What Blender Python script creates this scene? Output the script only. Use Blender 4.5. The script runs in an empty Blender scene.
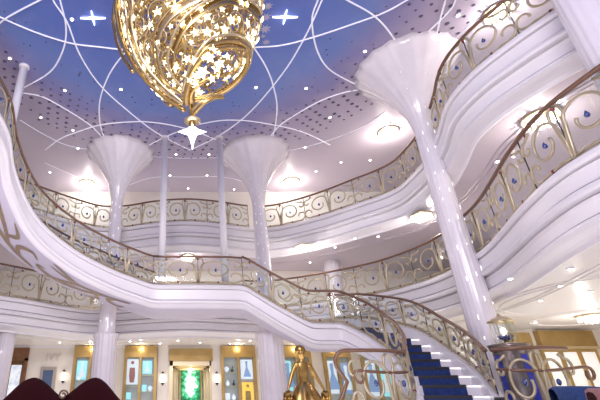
import bpy, math, random
from mathutils import Vector, Matrix
random.seed(7)
S = bpy.context.scene
COL = S.collection
PI = math.pi
R = math.radians
# ------------------------------------------------------------------ camera
FPX, TH, PX, PY, CZ = 417.0, R(26.18), 186.0, 200.0, 0.7
cd = bpy.data.cameras.new('camera'); cam = bpy.data.objects.new('camera', cd); COL.objects.link(cam)
cam.location = (0, 0, CZ); cam.rotation_euler = (PI / 2 + TH, 0, 0)
cd.sensor_width = 36; cd.lens = FPX * 36 / 600; cd.shift_x = (300 - PX) / 600
cd.clip_start = .05; cd.clip_end = 200
S.camera = cam
# ------------------------------------------------------------------ world, exposure
w = bpy.data.worlds.new('world'); S.world = w; w.use_nodes = True
w.node_tree.nodes['Background'].inputs[0].default_value = (.90, .86, 1, 1)
w.node_tree.nodes['Background'].inputs[1].default_value = .52
S.view_settings.view_transform = 'Standard'; S.view_settings.look = 'None'
S.view_settings.gamma = 1; S.view_settings.use_curve_mapping = False
S.view_settings.exposure = 0.45
S.cycles.max_bounces = 7; S.cycles.transparent_max_bounces = 12; S.cycles.caustics_reflective = False
S.cycles.caustics_refractive = False; S.cycles.sample_clamp_indirect = 6

def area(name, loc, sx, sy, energy, col, rot=(0, 0, 0)):
    l = bpy.data.lights.new(name, 'AREA'); l.shape = 'RECTANGLE'; l.size = sx; l.size_y = sy
    l.energy = energy; l.color = col
    o = bpy.data.objects.new(name, l); COL.objects.link(o); o.location = loc; o.rotation_euler = rot
    return o
def point(name, loc, energy, col, r=.06):
    l = bpy.data.lights.new(name, 'POINT'); l.energy = energy; l.color = col; l.shadow_soft_size = r
    o = bpy.data.objects.new(name, l); COL.objects.link(o); o.location = loc
    return o
UP = (PI, 0, 0)
area('hall_bounce_fill', (0, 7, .03), 9, 8, 300, (1, .91, .98), UP)  # added fill below the frame, standing in for bounce off the hall floor
area('shop_bounce_fill', (0, 16.9, .03), 16, 2, 95, (1, .93, .84), UP)  # unseen fills on the ground floor, added to brighten ceiling and shops
area('shop_bounce_fill', (9.6, 8, .03), 4, 9, 110, (1, .94, .88), UP)
area('promenade_bounce_fill', (0, 16.9, 4.03), 17, 1.6, 60, (1, .92, .92), UP)  # unseen fills lying on the middle balcony floor, added for its ceiling
area('promenade_bounce_fill', (9.9, 7.5, 4.03), 3.2, 12, 60, (1, .90, .92), UP)
area('promenade_bounce_fill', (-9.9, 9.5, 4.03), 3.2, 10, 80, (1, .94, .88), UP)
area('gallery_bounce_fill', (0, 17.2, 7.33), 17, 1.2, 45, (.88, .88, 1), UP)  # added fills hidden on the top balcony floor, no fixture there
area('gallery_bounce_fill', (10.0, 7.5, 7.33), 3, 12, 40, (1, .92, .96), UP)
area('gallery_bounce_fill', (-9.6, 10.5, 7.33), 3, 7, 35, (1, .93, .9), UP)
area('rear_hall_fill', (-2, -4.5, 8), 5, 3, 800, (1, .94, 1), (R(98), 0, 0))  # fill added behind the camera to light the balcony fronts

# ------------------------------------------------------------------ materials
MATS = {}
def mat(name, col, rough=.5, metal=0, emit=None, es=0, spec=.5, noise=None, bump=0, coat=0):
    if name in MATS: return MATS[name]
    m = bpy.data.materials.new(name); m.use_nodes = True; MATS[name] = m
    nt = m.node_tree; b = nt.nodes['Principled BSDF']
    b.inputs['Base Color'].default_value = (*col, 1); b.inputs['Roughness'].default_value = rough
    b.inputs['Metallic'].default_value = metal; b.inputs['Specular IOR Level'].default_value = spec
    b.inputs['Coat Weight'].default_value = coat
    if emit: b.inputs['Emission Color'].default_value = (*emit, 1); b.inputs['Emission Strength'].default_value = es
    if noise:
        tc = nt.nodes.new('ShaderNodeTexCoord'); n = nt.nodes.new('ShaderNodeTexNoise'); n.inputs['Scale'].default_value = noise[0]
        rp = nt.nodes.new('ShaderNodeValToRGB'); rp.color_ramp.elements[0].position = .3; rp.color_ramp.elements[1].position = .7
        rp.color_ramp.elements[0].color = (*noise[1], 1); rp.color_ramp.elements[1].color = (*col, 1)
        nt.links.new(tc.outputs['Object'], n.inputs['Vector']); nt.links.new(n.outputs['Fac'], rp.inputs[0])
        nt.links.new(rp.outputs[0], b.inputs['Base Color'])
        if bump:
            bp = nt.nodes.new('ShaderNodeBump'); bp.inputs['Strength'].default_value = bump
            nt.links.new(n.outputs['Fac'], bp.inputs['Height']); nt.links.new(bp.outputs[0], b.inputs['Normal'])
    return m
M_white = mat('white_plaster', (.88, .85, .88), .3, noise=(1.2, (.85, .82, .85)))
M_soffit = mat('lilac_paint', (.74, .70, .82), .5, noise=(.8, (.70, .66, .79)))
M_cream = mat('cream_wall', (.84, .79, .72), .55, noise=(2, (.80, .74, .67)))
M_pearl = mat('pearl_plaster', (.84, .80, .84), .2, noise=(3, (.80, .75, .80)), coat=.5)
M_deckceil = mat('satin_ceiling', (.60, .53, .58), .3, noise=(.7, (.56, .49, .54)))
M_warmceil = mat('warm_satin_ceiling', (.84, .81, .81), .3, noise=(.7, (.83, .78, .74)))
M_scroll = mat('champagne_metal', (.56, .48, .33), .35, .5)
M_rail = mat('bronze_rail', (.22, .125, .08), .35, .4)
M_gold = mat('gold', (.60, .42, .17), .25, 1)
M_gold2 = mat('pale_gold', (.72, .60, .38), .3, .9)
M_goldwall = mat('gold_leaf_panel', (.50, .34, .13), .35, .6, noise=(2.5, (.40, .26, .09)))
M_goldpaint = mat('gold_paint', (.50, .38, .25), .45, .45, noise=(6, (.40, .30, .22)))
M_blue = mat('blue_crystal', (.005, .035, .24), .08, 0, spec=.9, coat=1)
M_red = mat('ruby_crystal', (.22, .02, .02), .1, 0, spec=.9, coat=1)
M_navy = mat('navy_carpet', (.025, .06, .24), .9, noise=(14, (.015, .035, .15)), bump=.2)
M_stone = mat('pale_stone', (.75, .72, .70), .3, noise=(4, (.66, .63, .62)))
M_dark = mat('dark_metal', (.05, .05, .06), .4, .5)
M_maroon = mat('maroon_velvet', (.028, .004, .006), .9, spec=.12)
M_bronze = mat('statue_bronze', (.50, .32, .10), .28, 1, noise=(9, (.26, .15, .05)))
M_lamp = mat('lit_lamp', (1, 1, 1), .5, emit=(1, .97, .95), es=9)
M_warm = mat('warm_lamp', (1, .95, .85), .5, emit=(1, .86, .62), es=3.5)
M_crystal = mat('lit_crystal', (1, 1, 1), .1, emit=(1, .93, .86), es=4)
M_star = mat('lit_star', (1, .9, .6), .2, emit=(1, .84, .52), es=2.3)
M_starwhite = mat('lit_white_star', (1, 1, 1), .2, emit=(1, .95, .95), es=4)
M_line = mat('cove_line', (.93, .92, 1), .4, emit=(.9, .88, 1), es=.12)
M_dot = mat('dark_star', (.10, .09, .16), .5)
M_pillar = mat('bronze_pillar', (.24, .19, .18), .25, .7)
M_cobalt = mat('cobalt_panel', (.02, .04, .50), .2, coat=.5)
M_sofa = mat('blue_fabric', (.03, .08, .25), .85, noise=(20, (.02, .05, .18)))
M_pink = mat('rose_fabric', (.40, .20, .20), .8, noise=(20, (.34, .17, .17)))
def glass(name, tint=(.93, .97, .97), refl=.12):
    m = bpy.data.materials.new(name); m.use_nodes = True; nt = m.node_tree
    for n in list(nt.nodes):
        if n.type != 'OUTPUT_MATERIAL': nt.nodes.remove(n)
    out = nt.nodes['Material Output']; t = nt.nodes.new('ShaderNodeBsdfTransparent'); g = nt.nodes.new('ShaderNodeBsdfGlossy')
    t.inputs[0].default_value = (*tint, 1); g.inputs['Roughness'].default_value = .03; g.inputs['Color'].default_value = (1, 1, 1, 1)
    mx = nt.nodes.new('ShaderNodeMixShader'); lw = nt.nodes.new('ShaderNodeLayerWeight'); pw = nt.nodes.new('ShaderNodeMath'); pw.operation = 'POWER'; pw.inputs[1].default_value = 4
    ma = nt.nodes.new('ShaderNodeMath'); ma.operation = 'MULTIPLY_ADD'; ma.inputs[1].default_value = .45; ma.inputs[2].default_value = .035
    nt.links.new(lw.outputs['Facing'], pw.inputs[0]); nt.links.new(pw.outputs[0], ma.inputs[0])
    nt.links.new(ma.outputs[0], mx.inputs[0]); nt.links.new(t.outputs[0], mx.inputs[1]); nt.links.new(g.outputs[0], mx.inputs[2])
    nt.links.new(mx.outputs[0], out.inputs[0]); return m
M_glass = glass('clear_glass')

def ceil_material():
    m = bpy.data.materials.new('painted_night_sky'); m.use_nodes = True; nt = m.node_tree; b = nt.nodes['Principled BSDF']
    L = nt.links.new
    tc = nt.nodes.new('ShaderNodeTexCoord'); mp = nt.nodes.new('ShaderNodeMapping')
    mp.inputs['Location'].default_value = (.1 / 7.3, -5.2 / 9.4, 0)
    mp.inputs['Scale'].default_value = (1 / 7.3, 1 / 9.4, 0)
    L(tc.outputs['Object'], mp.inputs[0])
    ln = nt.nodes.new('ShaderNodeVectorMath'); ln.operation = 'LENGTH'; L(mp.outputs[0], ln.inputs[0])
    n = nt.nodes.new('ShaderNodeTexNoise'); n.inputs['Scale'].default_value = .8; n.inputs['Detail'].default_value = 3
    L(tc.outputs['Object'], n.inputs['Vector'])
    md = nt.nodes.new('ShaderNodeMath'); md.operation = 'MULTIPLY_ADD'; md.inputs[1].default_value = .16; L(n.outputs['Fac'], md.inputs[0]); L(ln.outputs['Value'], md.inputs[2])
    rp = nt.nodes.new('ShaderNodeValToRGB'); cr = rp.color_ramp
    cr.elements[0].position = .0; cr.elements[0].color = (.08, .11, .40, 1)
    cr.elements[1].position = .62; cr.elements[1].color = (.11, .18, .52, 1)
    for p, c in ((.80, (.16, .24, .56)), (.92, (.26, .25, .48)), (1.0, (.42, .36, .50))):
        e = cr.elements.new(p); e.color = (*c, 1)
    L(md.outputs[0], rp.inputs[0])
    mr = nt.nodes.new('ShaderNodeMapRange'); mr.inputs[1].default_value = 1.0; mr.inputs[2].default_value = 1.35
    L(md.outputs[0], mr.inputs[0])
    mx = nt.nodes.new('ShaderNodeMixRGB'); mx.inputs[2].default_value = (.60, .53, .60, 1)
    L(mr.outputs[0], mx.inputs[0]); L(rp.outputs[0], mx.inputs[1])
    # faint painted cloud / nebula mottling
    n2 = nt.nodes.new('ShaderNodeTexNoise'); n2.inputs['Scale'].default_value = 2.2; n2.inputs['Detail'].default_value = 5
    L(tc.outputs['Object'], n2.inputs['Vector'])
    r2 = nt.nodes.new('ShaderNodeMapRange'); r2.inputs[1].default_value = .5; r2.inputs[2].default_value = .8; r2.inputs[4].default_value = .12
    L(n2.outputs['Fac'], r2.inputs[0])
    m2 = nt.nodes.new('ShaderNodeMixRGB'); m2.inputs[2].default_value = (.45, .38, .62, 1); L(r2.outputs[0], m2.inputs[0]); L(mx.outputs[0], m2.inputs[1])
    L(m2.outputs[0], b.inputs['Base Color']); b.inputs['Roughness'].default_value = .35
    return m
M_sky = ceil_material()
def filigree_material():
    m = bpy.data.materials.new('gold_filigree'); m.use_nodes = True; nt = m.node_tree; b = nt.nodes['Principled BSDF']; L = nt.links.new
    b.inputs['Base Color'].default_value = (.45, .31, .12, 1); b.inputs['Metallic'].default_value = .7; b.inputs['Roughness'].default_value = .3
    tc = nt.nodes.new('ShaderNodeTexCoord'); v = nt.nodes.new('ShaderNodeTexVoronoi'); v.feature = 'DISTANCE_TO_EDGE'; v.inputs['Scale'].default_value = 5
    L(tc.outputs['Object'], v.inputs['Vector'])
    mt = nt.nodes.new('ShaderNodeMath'); mt.operation = 'LESS_THAN'; mt.inputs[1].default_value = .07; L(v.outputs['Distance'], mt.inputs[0])
    L(mt.outputs[0], b.inputs['Alpha']); return m
M_fili = filigree_material()

# ------------------------------------------------------------------ mesh helpers
class MB:
    def __init__(s): s.v = []; s.f = []
    def add(s, v, f):
        n = len(s.v); s.v += [tuple(p) for p in v]; s.f += [tuple(i + n for i in q) for q in f]; return s
    def box(s, x0, x1, y0, y1, z0, z1):
        return s.add([(x, y, z) for z in (z0, z1) for y in (y0, y1) for x in (x0, x1)],
                     [(0, 2, 3, 1), (4, 5, 7, 6), (0, 1, 5, 4), (2, 6, 7, 3), (0, 4, 6, 2), (1, 3, 7, 5)])
    def hexa(s, b, t):      # 4 bottom pts, 4 top pts
        return s.add(list(b) + list(t), [(3, 2, 1, 0), (4, 5, 6, 7), (0, 1, 5, 4), (1, 2, 6, 5), (2, 3, 7, 6), (3, 0, 4, 7)])
    def tube(s, pts, r, n=6, cap=True, flat=1.0):
        pts = [Vector(p) for p in pts]; rings = []
        N = len(pts); up = Vector((0, 0, 1))
        prev = None
        for i, p in enumerate(pts):
            t = (pts[min(i + 1, N - 1)] - pts[max(i - 1, 0)])
            if t.length < 1e-9: t = Vector((1, 0, 0))
            t.normalize()
            if prev is None:
                a = up if abs(t.z) < .9 else Vector((1, 0, 0)); u = t.cross(a).normalized()
            else:
                u = prev - t * prev.dot(t)
                u = u.normalized() if u.length > 1e-6 else t.orthogonal().normalized()
            prev = u; vv = t.cross(u)
            rr = r[i] if isinstance(r, (list, tuple)) else r
            rings.append([p + u * math.cos(2 * PI * k / n) * rr + vv * math.sin(2 * PI * k / n) * rr * flat for k in range(n)])
        V = [q for g in rings for q in g]; Fc = []
        for i in range(N - 1):
            for k in range(n):
                a = i * n + k; b = i * n + (k + 1) % n; Fc.append((a, b, b + n, a + n))
        if cap: Fc.append(tuple(range(n))[::-1]); Fc.append(tuple((N - 1) * n + k for k in range(n)))
        return s.add(V, Fc)
    def lathe(s, prof, c, n=24, flute=0, fl=0.0, axis=None):   # prof: (r, z)
        V = []; Fc = []
        for (r, z) in prof:
            for k in range(n):
                a = 2 * PI * k / n; rr = r * (1 - fl * (.5 + .5 * math.cos(flute * a))) if flute else r
                V.append((c[0] + rr * math.cos(a), c[1] + rr * math.sin(a), c[2] + z))
        m = len(prof)
        for i in range(m - 1):
            for k in range(n):
                a = i * n + k; b = i * n + (k + 1) % n; Fc.append((a, b, b + n, a + n))
        if prof[0][0] > 1e-4: Fc.append(tuple(range(n))[::-1])
        if prof[-1][0] > 1e-4: Fc.append(tuple((m - 1) * n + k for k in range(n)))
        return s.add(V, Fc)
    def grid(s, rows, crisp=False):
        if crisp:
            for a, b in zip(rows, rows[1:]): s.grid([a, b])
            return s
        n = len(rows[0]); V = [q for r in rows for q in r]; Fc = []
        for i in range(len(rows) - 1):
            for k in range(n - 1):
                a = i * n + k; Fc.append((a, a + 1, a + 1 + n, a + n))
        return s.add(V, Fc)
    def ball(s, c, r, sx=1, sy=1, sz=1, n=8, m=5):
        prof = [(max(1e-5, math.sin(PI * i / m)) * r, -math.cos(PI * i / m) * r) for i in range(m + 1)]
        V = []; 
        k0 = len(s.v); s.lathe(prof, (0, 0, 0), n)
        for i in range(k0, len(s.v)):
            x, y, z = s.v[i]; s.v[i] = (c[0] + x * sx, c[1] + y * sy, c[2] + z * sz)
        return s
    def build(s, name, m, parent=None, smooth=False, base=None):
        me = bpy.data.meshes.new(name); me.from_pydata(s.v, [], s.f); me.validate(); me.update()
        if smooth: me.polygons.foreach_set('use_smooth', [True] * len(me.polygons))
        if m: me.materials.append(m)
        o = bpy.data.objects.new(name, me); COL.objects.link(o)
        if parent is not None:
            o.parent = parent
            L = wloc(parent); o.location = (-L[0], -L[1], -L[2])
        return o
def wloc(o):
    x = y = z = 0
    while o: x += o.location[0]; y += o.location[1]; z += o.location[2]; o = o.parent
    return (x, y, z)
def thing(name, label, cat, loc=(0, 0, 0), group=None):
    o = bpy.data.objects.new(name, None); COL.objects.link(o); o.empty_display_size = .1
    o.location = loc; o['label'] = label; o['category'] = cat
    if group: o['group'] = group
    return o
def tag(o, label, cat, group=None):
    o['label'] = label; o['category'] = cat
    if group: o['group'] = group
    return o
def struct(o): o['kind'] = 'structure'; return o
def copy_tree(o, parent=None):
    c = o.copy(); COL.objects.link(c)
    if parent: c.parent = parent
    for ch in o.children: copy_tree(ch, c)
    return c
def smooth_curve(P, per=8):
    P = [Vector(p) for p in P]; out = []
    for i in range(len(P) - 1):
        p0 = P[max(i - 1, 0)]; p1 = P[i]; p2 = P[i + 1]; p3 = P[min(i + 2, len(P) - 1)]
        for k in range(per):
            t = k / per
            out.append(.5 * ((2 * p1) + (p2 - p0) * t + (2 * p0 - 5 * p1 + 4 * p2 - p3) * t * t + (3 * p1 - p0 - 3 * p2 + p3) * t ** 3))
    out.append(P[-1]); return out
def ray(px, py):
    u = (PY - py) / FPX; c, s = math.cos(TH), math.sin(TH)
    return (px - PX) / FPX, c - u * s, s + u * c
def onz(px, py, z):
    a, b, c = ray(px, py); t = (z - CZ) / c; return Vector((a * t, b * t, z))
def ony(px, py, Y):
    a, b, c = ray(px, py); t = Y / b; return Vector((a * t, Y, CZ + c * t))
class Path:
    def __init__(s, pts):
        s.p = pts; s.L = [0]
        for a, b in zip(pts, pts[1:]): s.L.append(s.L[-1] + (Vector((b[0] - a[0], b[1] - a[1], 0))).length + 1e-9)
        s.len = s.L[-1]
    def at(s, d):
        d = min(max(d, 0), s.len); lo, hi = 0, len(s.L) - 1
        while hi - lo > 1:
            m = (lo + hi) // 2
            if s.L[m] <= d: lo = m
            else: hi = m
        t = (d - s.L[lo]) / (s.L[hi] - s.L[lo]); return s.p[lo].lerp(s.p[hi], t)

# ------------------------------------------------------------------ levels
Z3C, Z4, Z4C, Z5, ZC = 2.9, 4.0, 6.1, 7.3, 10.1
right5 = [(7.6, -5), (7.55, -1), (7.45, 2), (7.3, 3.8), (6.95, 5.1), (6.55, 6.1), (6.3, 7.0), (6.32, 8.0), (6.75, 9.2), (7.1, 10.4), (7.2, 11.6), (7.05, 12.7), (6.2, 13.75), (5.3, 14.75), (4.34, 15.55), (3.5, 16.0), (2.65, 16.0), (1.42, 15.6), (0.1, 15.35)]
left5 = [(-1.3, 15.55), (-2.6, 16.0), (-3.6, 16.0), (-4.5, 15.35), (-5.1, 14.8), (-5.7, 14.2), (-6.6, 13.2), (-7.1, 12), (-7.2, 10.5), (-7.15, 9), (-6.9, 8.1), (-6.6, 7.7), (-4.9, 7.7), (-4.9, 5), (-5.2, 0), (-5.5, -5)]
path5 = smooth_curve([(x, y, Z5) for x, y in right5 + left5], 9)
right4 = [(6.6, -5), (6.5, -1), (6.3, 2), (6.0, 3.8), (5.83, 5.0), (5.85, 5.8), (6.15, 6.9), (6.55, 8.0), (6.95, 9.2), (7.15, 10.4), (7.2, 11.5), (6.95, 12.6), (6.35, 13.75), (5.4, 14.7), (4.2, 15.6), (3.0, 16.1), (1.42, 15.8), (0.1, 15.5)]
left4 = [(-1.3, 15.8), (-2.8, 16.3), (-3.9, 16.2), (-4.7, 15.5), (-5.6, 14.55), (-6.4, 13.8), (-7.0, 12.8), (-7.3, 11), (-7.4, 9), (-7.4, 5), (-7.4, 0), (-7.4, -5)]
path4 = smooth_curve([(x, y, Z4) for x, y in right4 + left4], 9)

def normals(path):
    out = []
    for i in range(len(path)):
        t = path[min(i + 1, len(path) - 1)] - path[max(i - 1, 0)]; t.z = 0
        t = t.normalized() if t.length > 1e-6 else Vector((0, 1, 0))
        out.append(Vector((t.y, -t.x, 0)))      # right-hand side = away from the hall for a right-to-left path
    return out
def outer(p, bx=(-13.5, 14.2), by=(-5, 18.2)):
    c = Vector((0, 7.5, 0)); d = Vector((p.x - c.x, p.y - c.y, 0)); t = 1e9
    if d.x > 0: t = min(t, (bx[1] - c.x) / d.x)
    if d.x < 0: t = min(t, (bx[0] - c.x) / d.x)
    if d.y > 0: t = min(t, (by[1] - c.y) / d.y)
    if d.y < 0: t = min(t, (by[0] - c.y) / d.y)
    return Vector((c.x + d.x * t, c.y + d.y * t, 0))
PROF = [(.34, 0), (.10, 0), (.02, .012), (-.03, -.03), (-.04, -.09), (-.01, -.13), (.10, -.135), (.10, -.155), (.03, -.16), (.04, -.21), (.05, -.40), (.13, -.405), (.13, -.425), (.02, -.43), (-.03, -.46), (-.05, -.52), (-.02, -.56), (.12, -.565), (.12, -.59), (.06, -.60), (.09, -.66), (.10, -.83), (.17, -.835), (.17, -.855), (.07, -.86), (.05, -.92), (.12, -.96), (.22, -1.0), (.30, -1.04), (.32, -1.10), (.36, -1.10)]
def balcony(path, zdeck, zceil, m_ceil, nm):
    nr = normals(path); k = (zdeck - zceil) / 1.10
    rows = []
    for (o, dz) in PROF: rows.append([p + n * o + Vector((0, 0, dz * k)) for p, n in zip(path, nr)])
    struct(MB().grid(rows, True).build('trim_%d' % nm, M_white, None, True))
    top = [[p + n * .34 for p, n in zip(path, nr)], [Vector((*outer(p).xy, zdeck)) for p in path]]
    bot = [[Vector((p.x + n.x * .36, p.y + n.y * .36, zceil)) for p, n in zip(path, nr)], [Vector((*outer(p).xy, zceil)) for p in path]]
    struct(MB().grid(top).build('floor', M_stone)); struct(MB().grid(bot[::-1]).build('ceiling', m_ceil))
    # raised moulding ring on the soffit
    rings = MB()
    for off in (1.0, 1.15):
        rings.tube([Vector((p.x, p.y, zceil)) + (Vector((*outer(p).xy, zceil)) - Vector((p.x, p.y, zceil))).normalized() * off for p in path[::2]], .03, 5)
    struct(rings.build('trim_%d' % (nm + 1), m_ceil, None, True))
struct(MB().box(-14, 15, -6, 19, -.2, 0).build('floor', M_stone))
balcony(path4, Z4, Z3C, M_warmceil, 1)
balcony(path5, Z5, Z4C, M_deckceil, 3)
struct(MB().box(-14, 15, -6, 19, ZC, ZC + .2).build('ceiling', M_sky))
# walls
struct(MB().box(-13.7, 14.4, 18.2, 18.4, Z3C, ZC).build('wall_back', M_cream))
struct(MB().box(-13.7, -13.5, -5, 18.2, 0, ZC).build('wall_left', M_cream))
struct(MB().box(14.2, 14.4, -5, 18.2, 0, ZC).build('wall_right', M_cream))
# deck three back wall with openings
def wallseg(x0, x1, z0, z1, y=18.0, nm='wall_back'): return struct(MB().box(x0, x1, y, y + .2, z0, z1).build(nm, M_cream))
XL0, XL1 = -7.15, -6.5          # left doorway
XD0, XD1 = -.66, 1.08           # central doorway
wallseg(-13.5, XL0, 0, Z3C); wallseg(XL1, XD0, 0, Z3C); wallseg(XD1, 8.6, 0, Z3C)
wallseg(XL0, XL1, 2.4, Z3C); wallseg(XD0, XD1, 2.75, Z3C)
struct(MB().box(8.6, 8.8, 14.0, 18.2, 0, Z3C).build('wall_right', M_cream))
struct(MB().box(8.8, 14.2, 14.005, 14.2, 0, Z3C).build('wall_right', M_cream))
b = MB()
for y in (17.97,): b.box(-13.5, XD0 - .2, y, y + .03, Z3C - .12, Z3C); b.box(XD1 + .2, 8.6, y, y + .03, Z3C - .12, Z3C)
struct(b.build('trim_5', M_white))

# ------------------------------------------------------------------ columns
def column(x, y, z0, z1, r0, r1, flare, label, sparkles=True, base=None):
    t = thing('fluted_column', label, 'column', (x, y, z0))
    H = z1 - z0; prof = []
    if flare:
        hs = H - 2.45
        for i in range(9): prof.append((r0 + (r1 - r0) * i / 8, hs * i / 8))
        for i in range(1, 15):
            q = i / 14; prof.append((r1 + (flare - r1) * q ** 2.0, hs + (H - hs) * q))
    else:
        for i in range(5): prof.append((r0 + (r1 - r0) * i / 4, H * i / 4))
    MB().lathe(prof, (x, y, z0), 72, 18, .045).build('shaft', M_pearl, t, True)
    if flare:
        if sparkles:
            s = MB()
            for k in range(3):
                a = -PI / 2 + (k - 1) * .75
                z = 2.0
                while z < H - .35:
                    q = max(0, (z - (H - 2.45)) / 2.45); rr = r0 + (r1 - r0) * min(1, z / (H - 2.45))
                    rr = rr + (flare - r1) * q ** 2.0 + .004
                    L = random.uniform(.04, .12)
                    s.box(x + rr * math.cos(a) - .004, x + rr * math.cos(a) + .004, y + rr * math.sin(a) - .004, y + rr * math.sin(a) + .004, z0 + z, z0 + z + L)
                    z += random.uniform(.3, .9)
            s.build('sparkle_dashes', mat('soft_sparkle', (1, 1, 1), .2, emit=(1, .97, 1), es=1.1), t)  # specular sparkle on the shaft built as small glowing dashes
    if base:
        MB().lathe([(base * 1.12, 0), (base * 1.12, .22), (base * 1.04, .26), (base, .30), (base, 2.72), (base * 1.08, 2.78), (base * 1.1, 2.88)], (x, y, z0), 72, 18, .06).build('plinth', M_pearl, t, True)
    return t
column(-2.72, 14.8, 0, ZC, .34, .22, 1.45, 'white fluted column left of the two slim poles, flaring into the ceiling', base=.40)
column(2.85, 14.8, 0, ZC, .36, .24, 1.5, 'white fluted column right of the two slim poles, flaring into the ceiling', base=.44)
column(6.85, 9.9, 0, ZC, .36, .25, 1.55, 'tall white flared column rising behind the curving lower stair rail', base=None)
column(6.4, 4.6, 0, ZC, .42, .33, 1.6, 'white column nearest the camera crossing the top right corner', base=None)
column(-6.15, 14.9, 0, Z3C, .3, .3, 0, 'short white column at the left edge beside the wooden doorway')
column(6.1, 16.9, Z4, Z4C, .34, .34, 0, 'short white round column standing on the right middle balcony')
def pole(x, y, z0, label):
    t = thing('ceiling_pole', label, 'pole', (x, y, z0))
    MB().lathe([(.12, 0), (.12, ZC - z0)], (x, y, z0), 20).build('tube', mat('pole_paint', (.93, .91, .93), .3), t, True)
    MB().lathe([(.16, -.06), (.16, 0)], (x, y, ZC), 20).build('ceiling_flange', M_white, t, True)
pole(-.82, 13.55, 3.95, 'slim white pole rising from the left end of the stair landing')
pole(1.30, 13.55, 3.95, 'slim white pole rising from the right end of the stair landing')
pole(-5.0, 9.75, 6.3, 'short slim white pole above the upper stair at the left edge')

# ------------------------------------------------------------------ grand staircase
Fp = [(4.3, 9.0, .45), (4.85, 9.9, .95), (5.15, 11.0, 1.55), (5.05, 12.0, 2.2), (4.6, 12.7, 2.72), (3.75, 12.85, 2.75), (2.8, 13.0, 3.33), (1.85, 13.1, 3.98), (.4, 13.1, 4.0), (-1.05, 13.1, 4.0), (-2.2, 12.55, 4.3), (-3.4, 11.9, 4.8), (-4.35, 11.1, 5.5), (-4.7, 9.95, 6.35), (-4.65, 9.0, 7.0), (-4.8, 8.0, 7.3)]
Bp = [(5.9, 8.5, .45), (6.35, 9.6, .95), (6.6, 10.9, 1.55), (6.45, 12.0, 2.2), (5.7, 13.4, 2.72), (3.9, 13.95, 2.75), (2.85, 14.1, 3.33), (1.9, 14.6, 3.98), (.4, 15.3, 4.0), (-1.2, 15.3, 4.0), (-2.7, 14.1, 4.3), (-4.3, 13.15, 4.8), (-5.55, 11.9, 5.5), (-6.15, 10.3, 6.35), (-6.3, 9.0, 7.0), (-6.6, 7.9, 7.3)]
PER = 12
def eased(K, k_sharp):
    P = [Vector(a).lerp(Vector(b), k / PER) for a, b in zip(K, K[1:]) for k in range(PER)] + [Vector(K[-1])]
    S_ = smooth_curve(K, PER); out = []
    for i, (a, b) in enumerate(zip(P, S_)):
        t = i / PER; w_ = 1.0 if (t < 3 or t > 10.5) else 0.0
        if 3 <= t < 4: w_ = 4 - t
        if 9.5 < t <= 10.5: w_ = t - 9.5
        out.append(a.lerp(b, w_))
    for _ in range(3): out = [out[0]] + [(out[i - 1] + out[i] * 2 + out[i + 1]) / 4 for i in range(1, len(out) - 1)] + [out[-1]]
    return out
Fs, Bs = eased(Fp, 0), eased(Bp, 0)
stair = thing('grand_staircase', 'white curving grand staircase with navy carpeted lower steps and a central landing', 'staircase', (4.9, 8.9, 0))
def ribbon(prof, i0=0, i1=None):
    rows = [[] for _ in prof]
    for a, c in list(zip(Fs, Bs))[i0:i1]:
        d = Vector((c.x - a.x, c.y - a.y, 0)); W = d.length; d.normalize()
        for k, (side, o, dz) in enumerate(prof):
            base = a if side == 0 else c; s = 1 if side == 0 else -1
            rows[k].append(Vector((base.x, base.y, base.z)) + d * o * s + Vector((0, 0, dz)))
    return MB().grid(rows, len(prof) > 6)
CURB = [(.20, -.05), (.20, .12), (.17, .15), (.02, .15), (-.04, .11), (-.05, .03), (-.02, .0), (.08, -.003), (.08, -.015), (.02, -.018), (.03, -.33), (.09, -.333), (.09, -.347), (-.01, -.35), (-.05, -.39), (-.03, -.44), (.04, -.47), (.10, -.54), (.16, -.58)]
CURB_R = [(.20, -.25), (.20, .36), (.18, .38), (.02, .38), (-.04, .34)] + CURB[5:]
ribbon([(0, o, z) for o, z in CURB]).build('front_stringer', M_white, stair, True)
ribbon([(1, o, z) for o, z in CURB_R][::-1]).build('rear_stringer', M_white, stair, True)
ribbon([(0, .16, -.58), (0, .5, -.60), (1, .5, -.60), (1, .16, -.58)]).build('soffit', M_soffit, stair, True)
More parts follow.
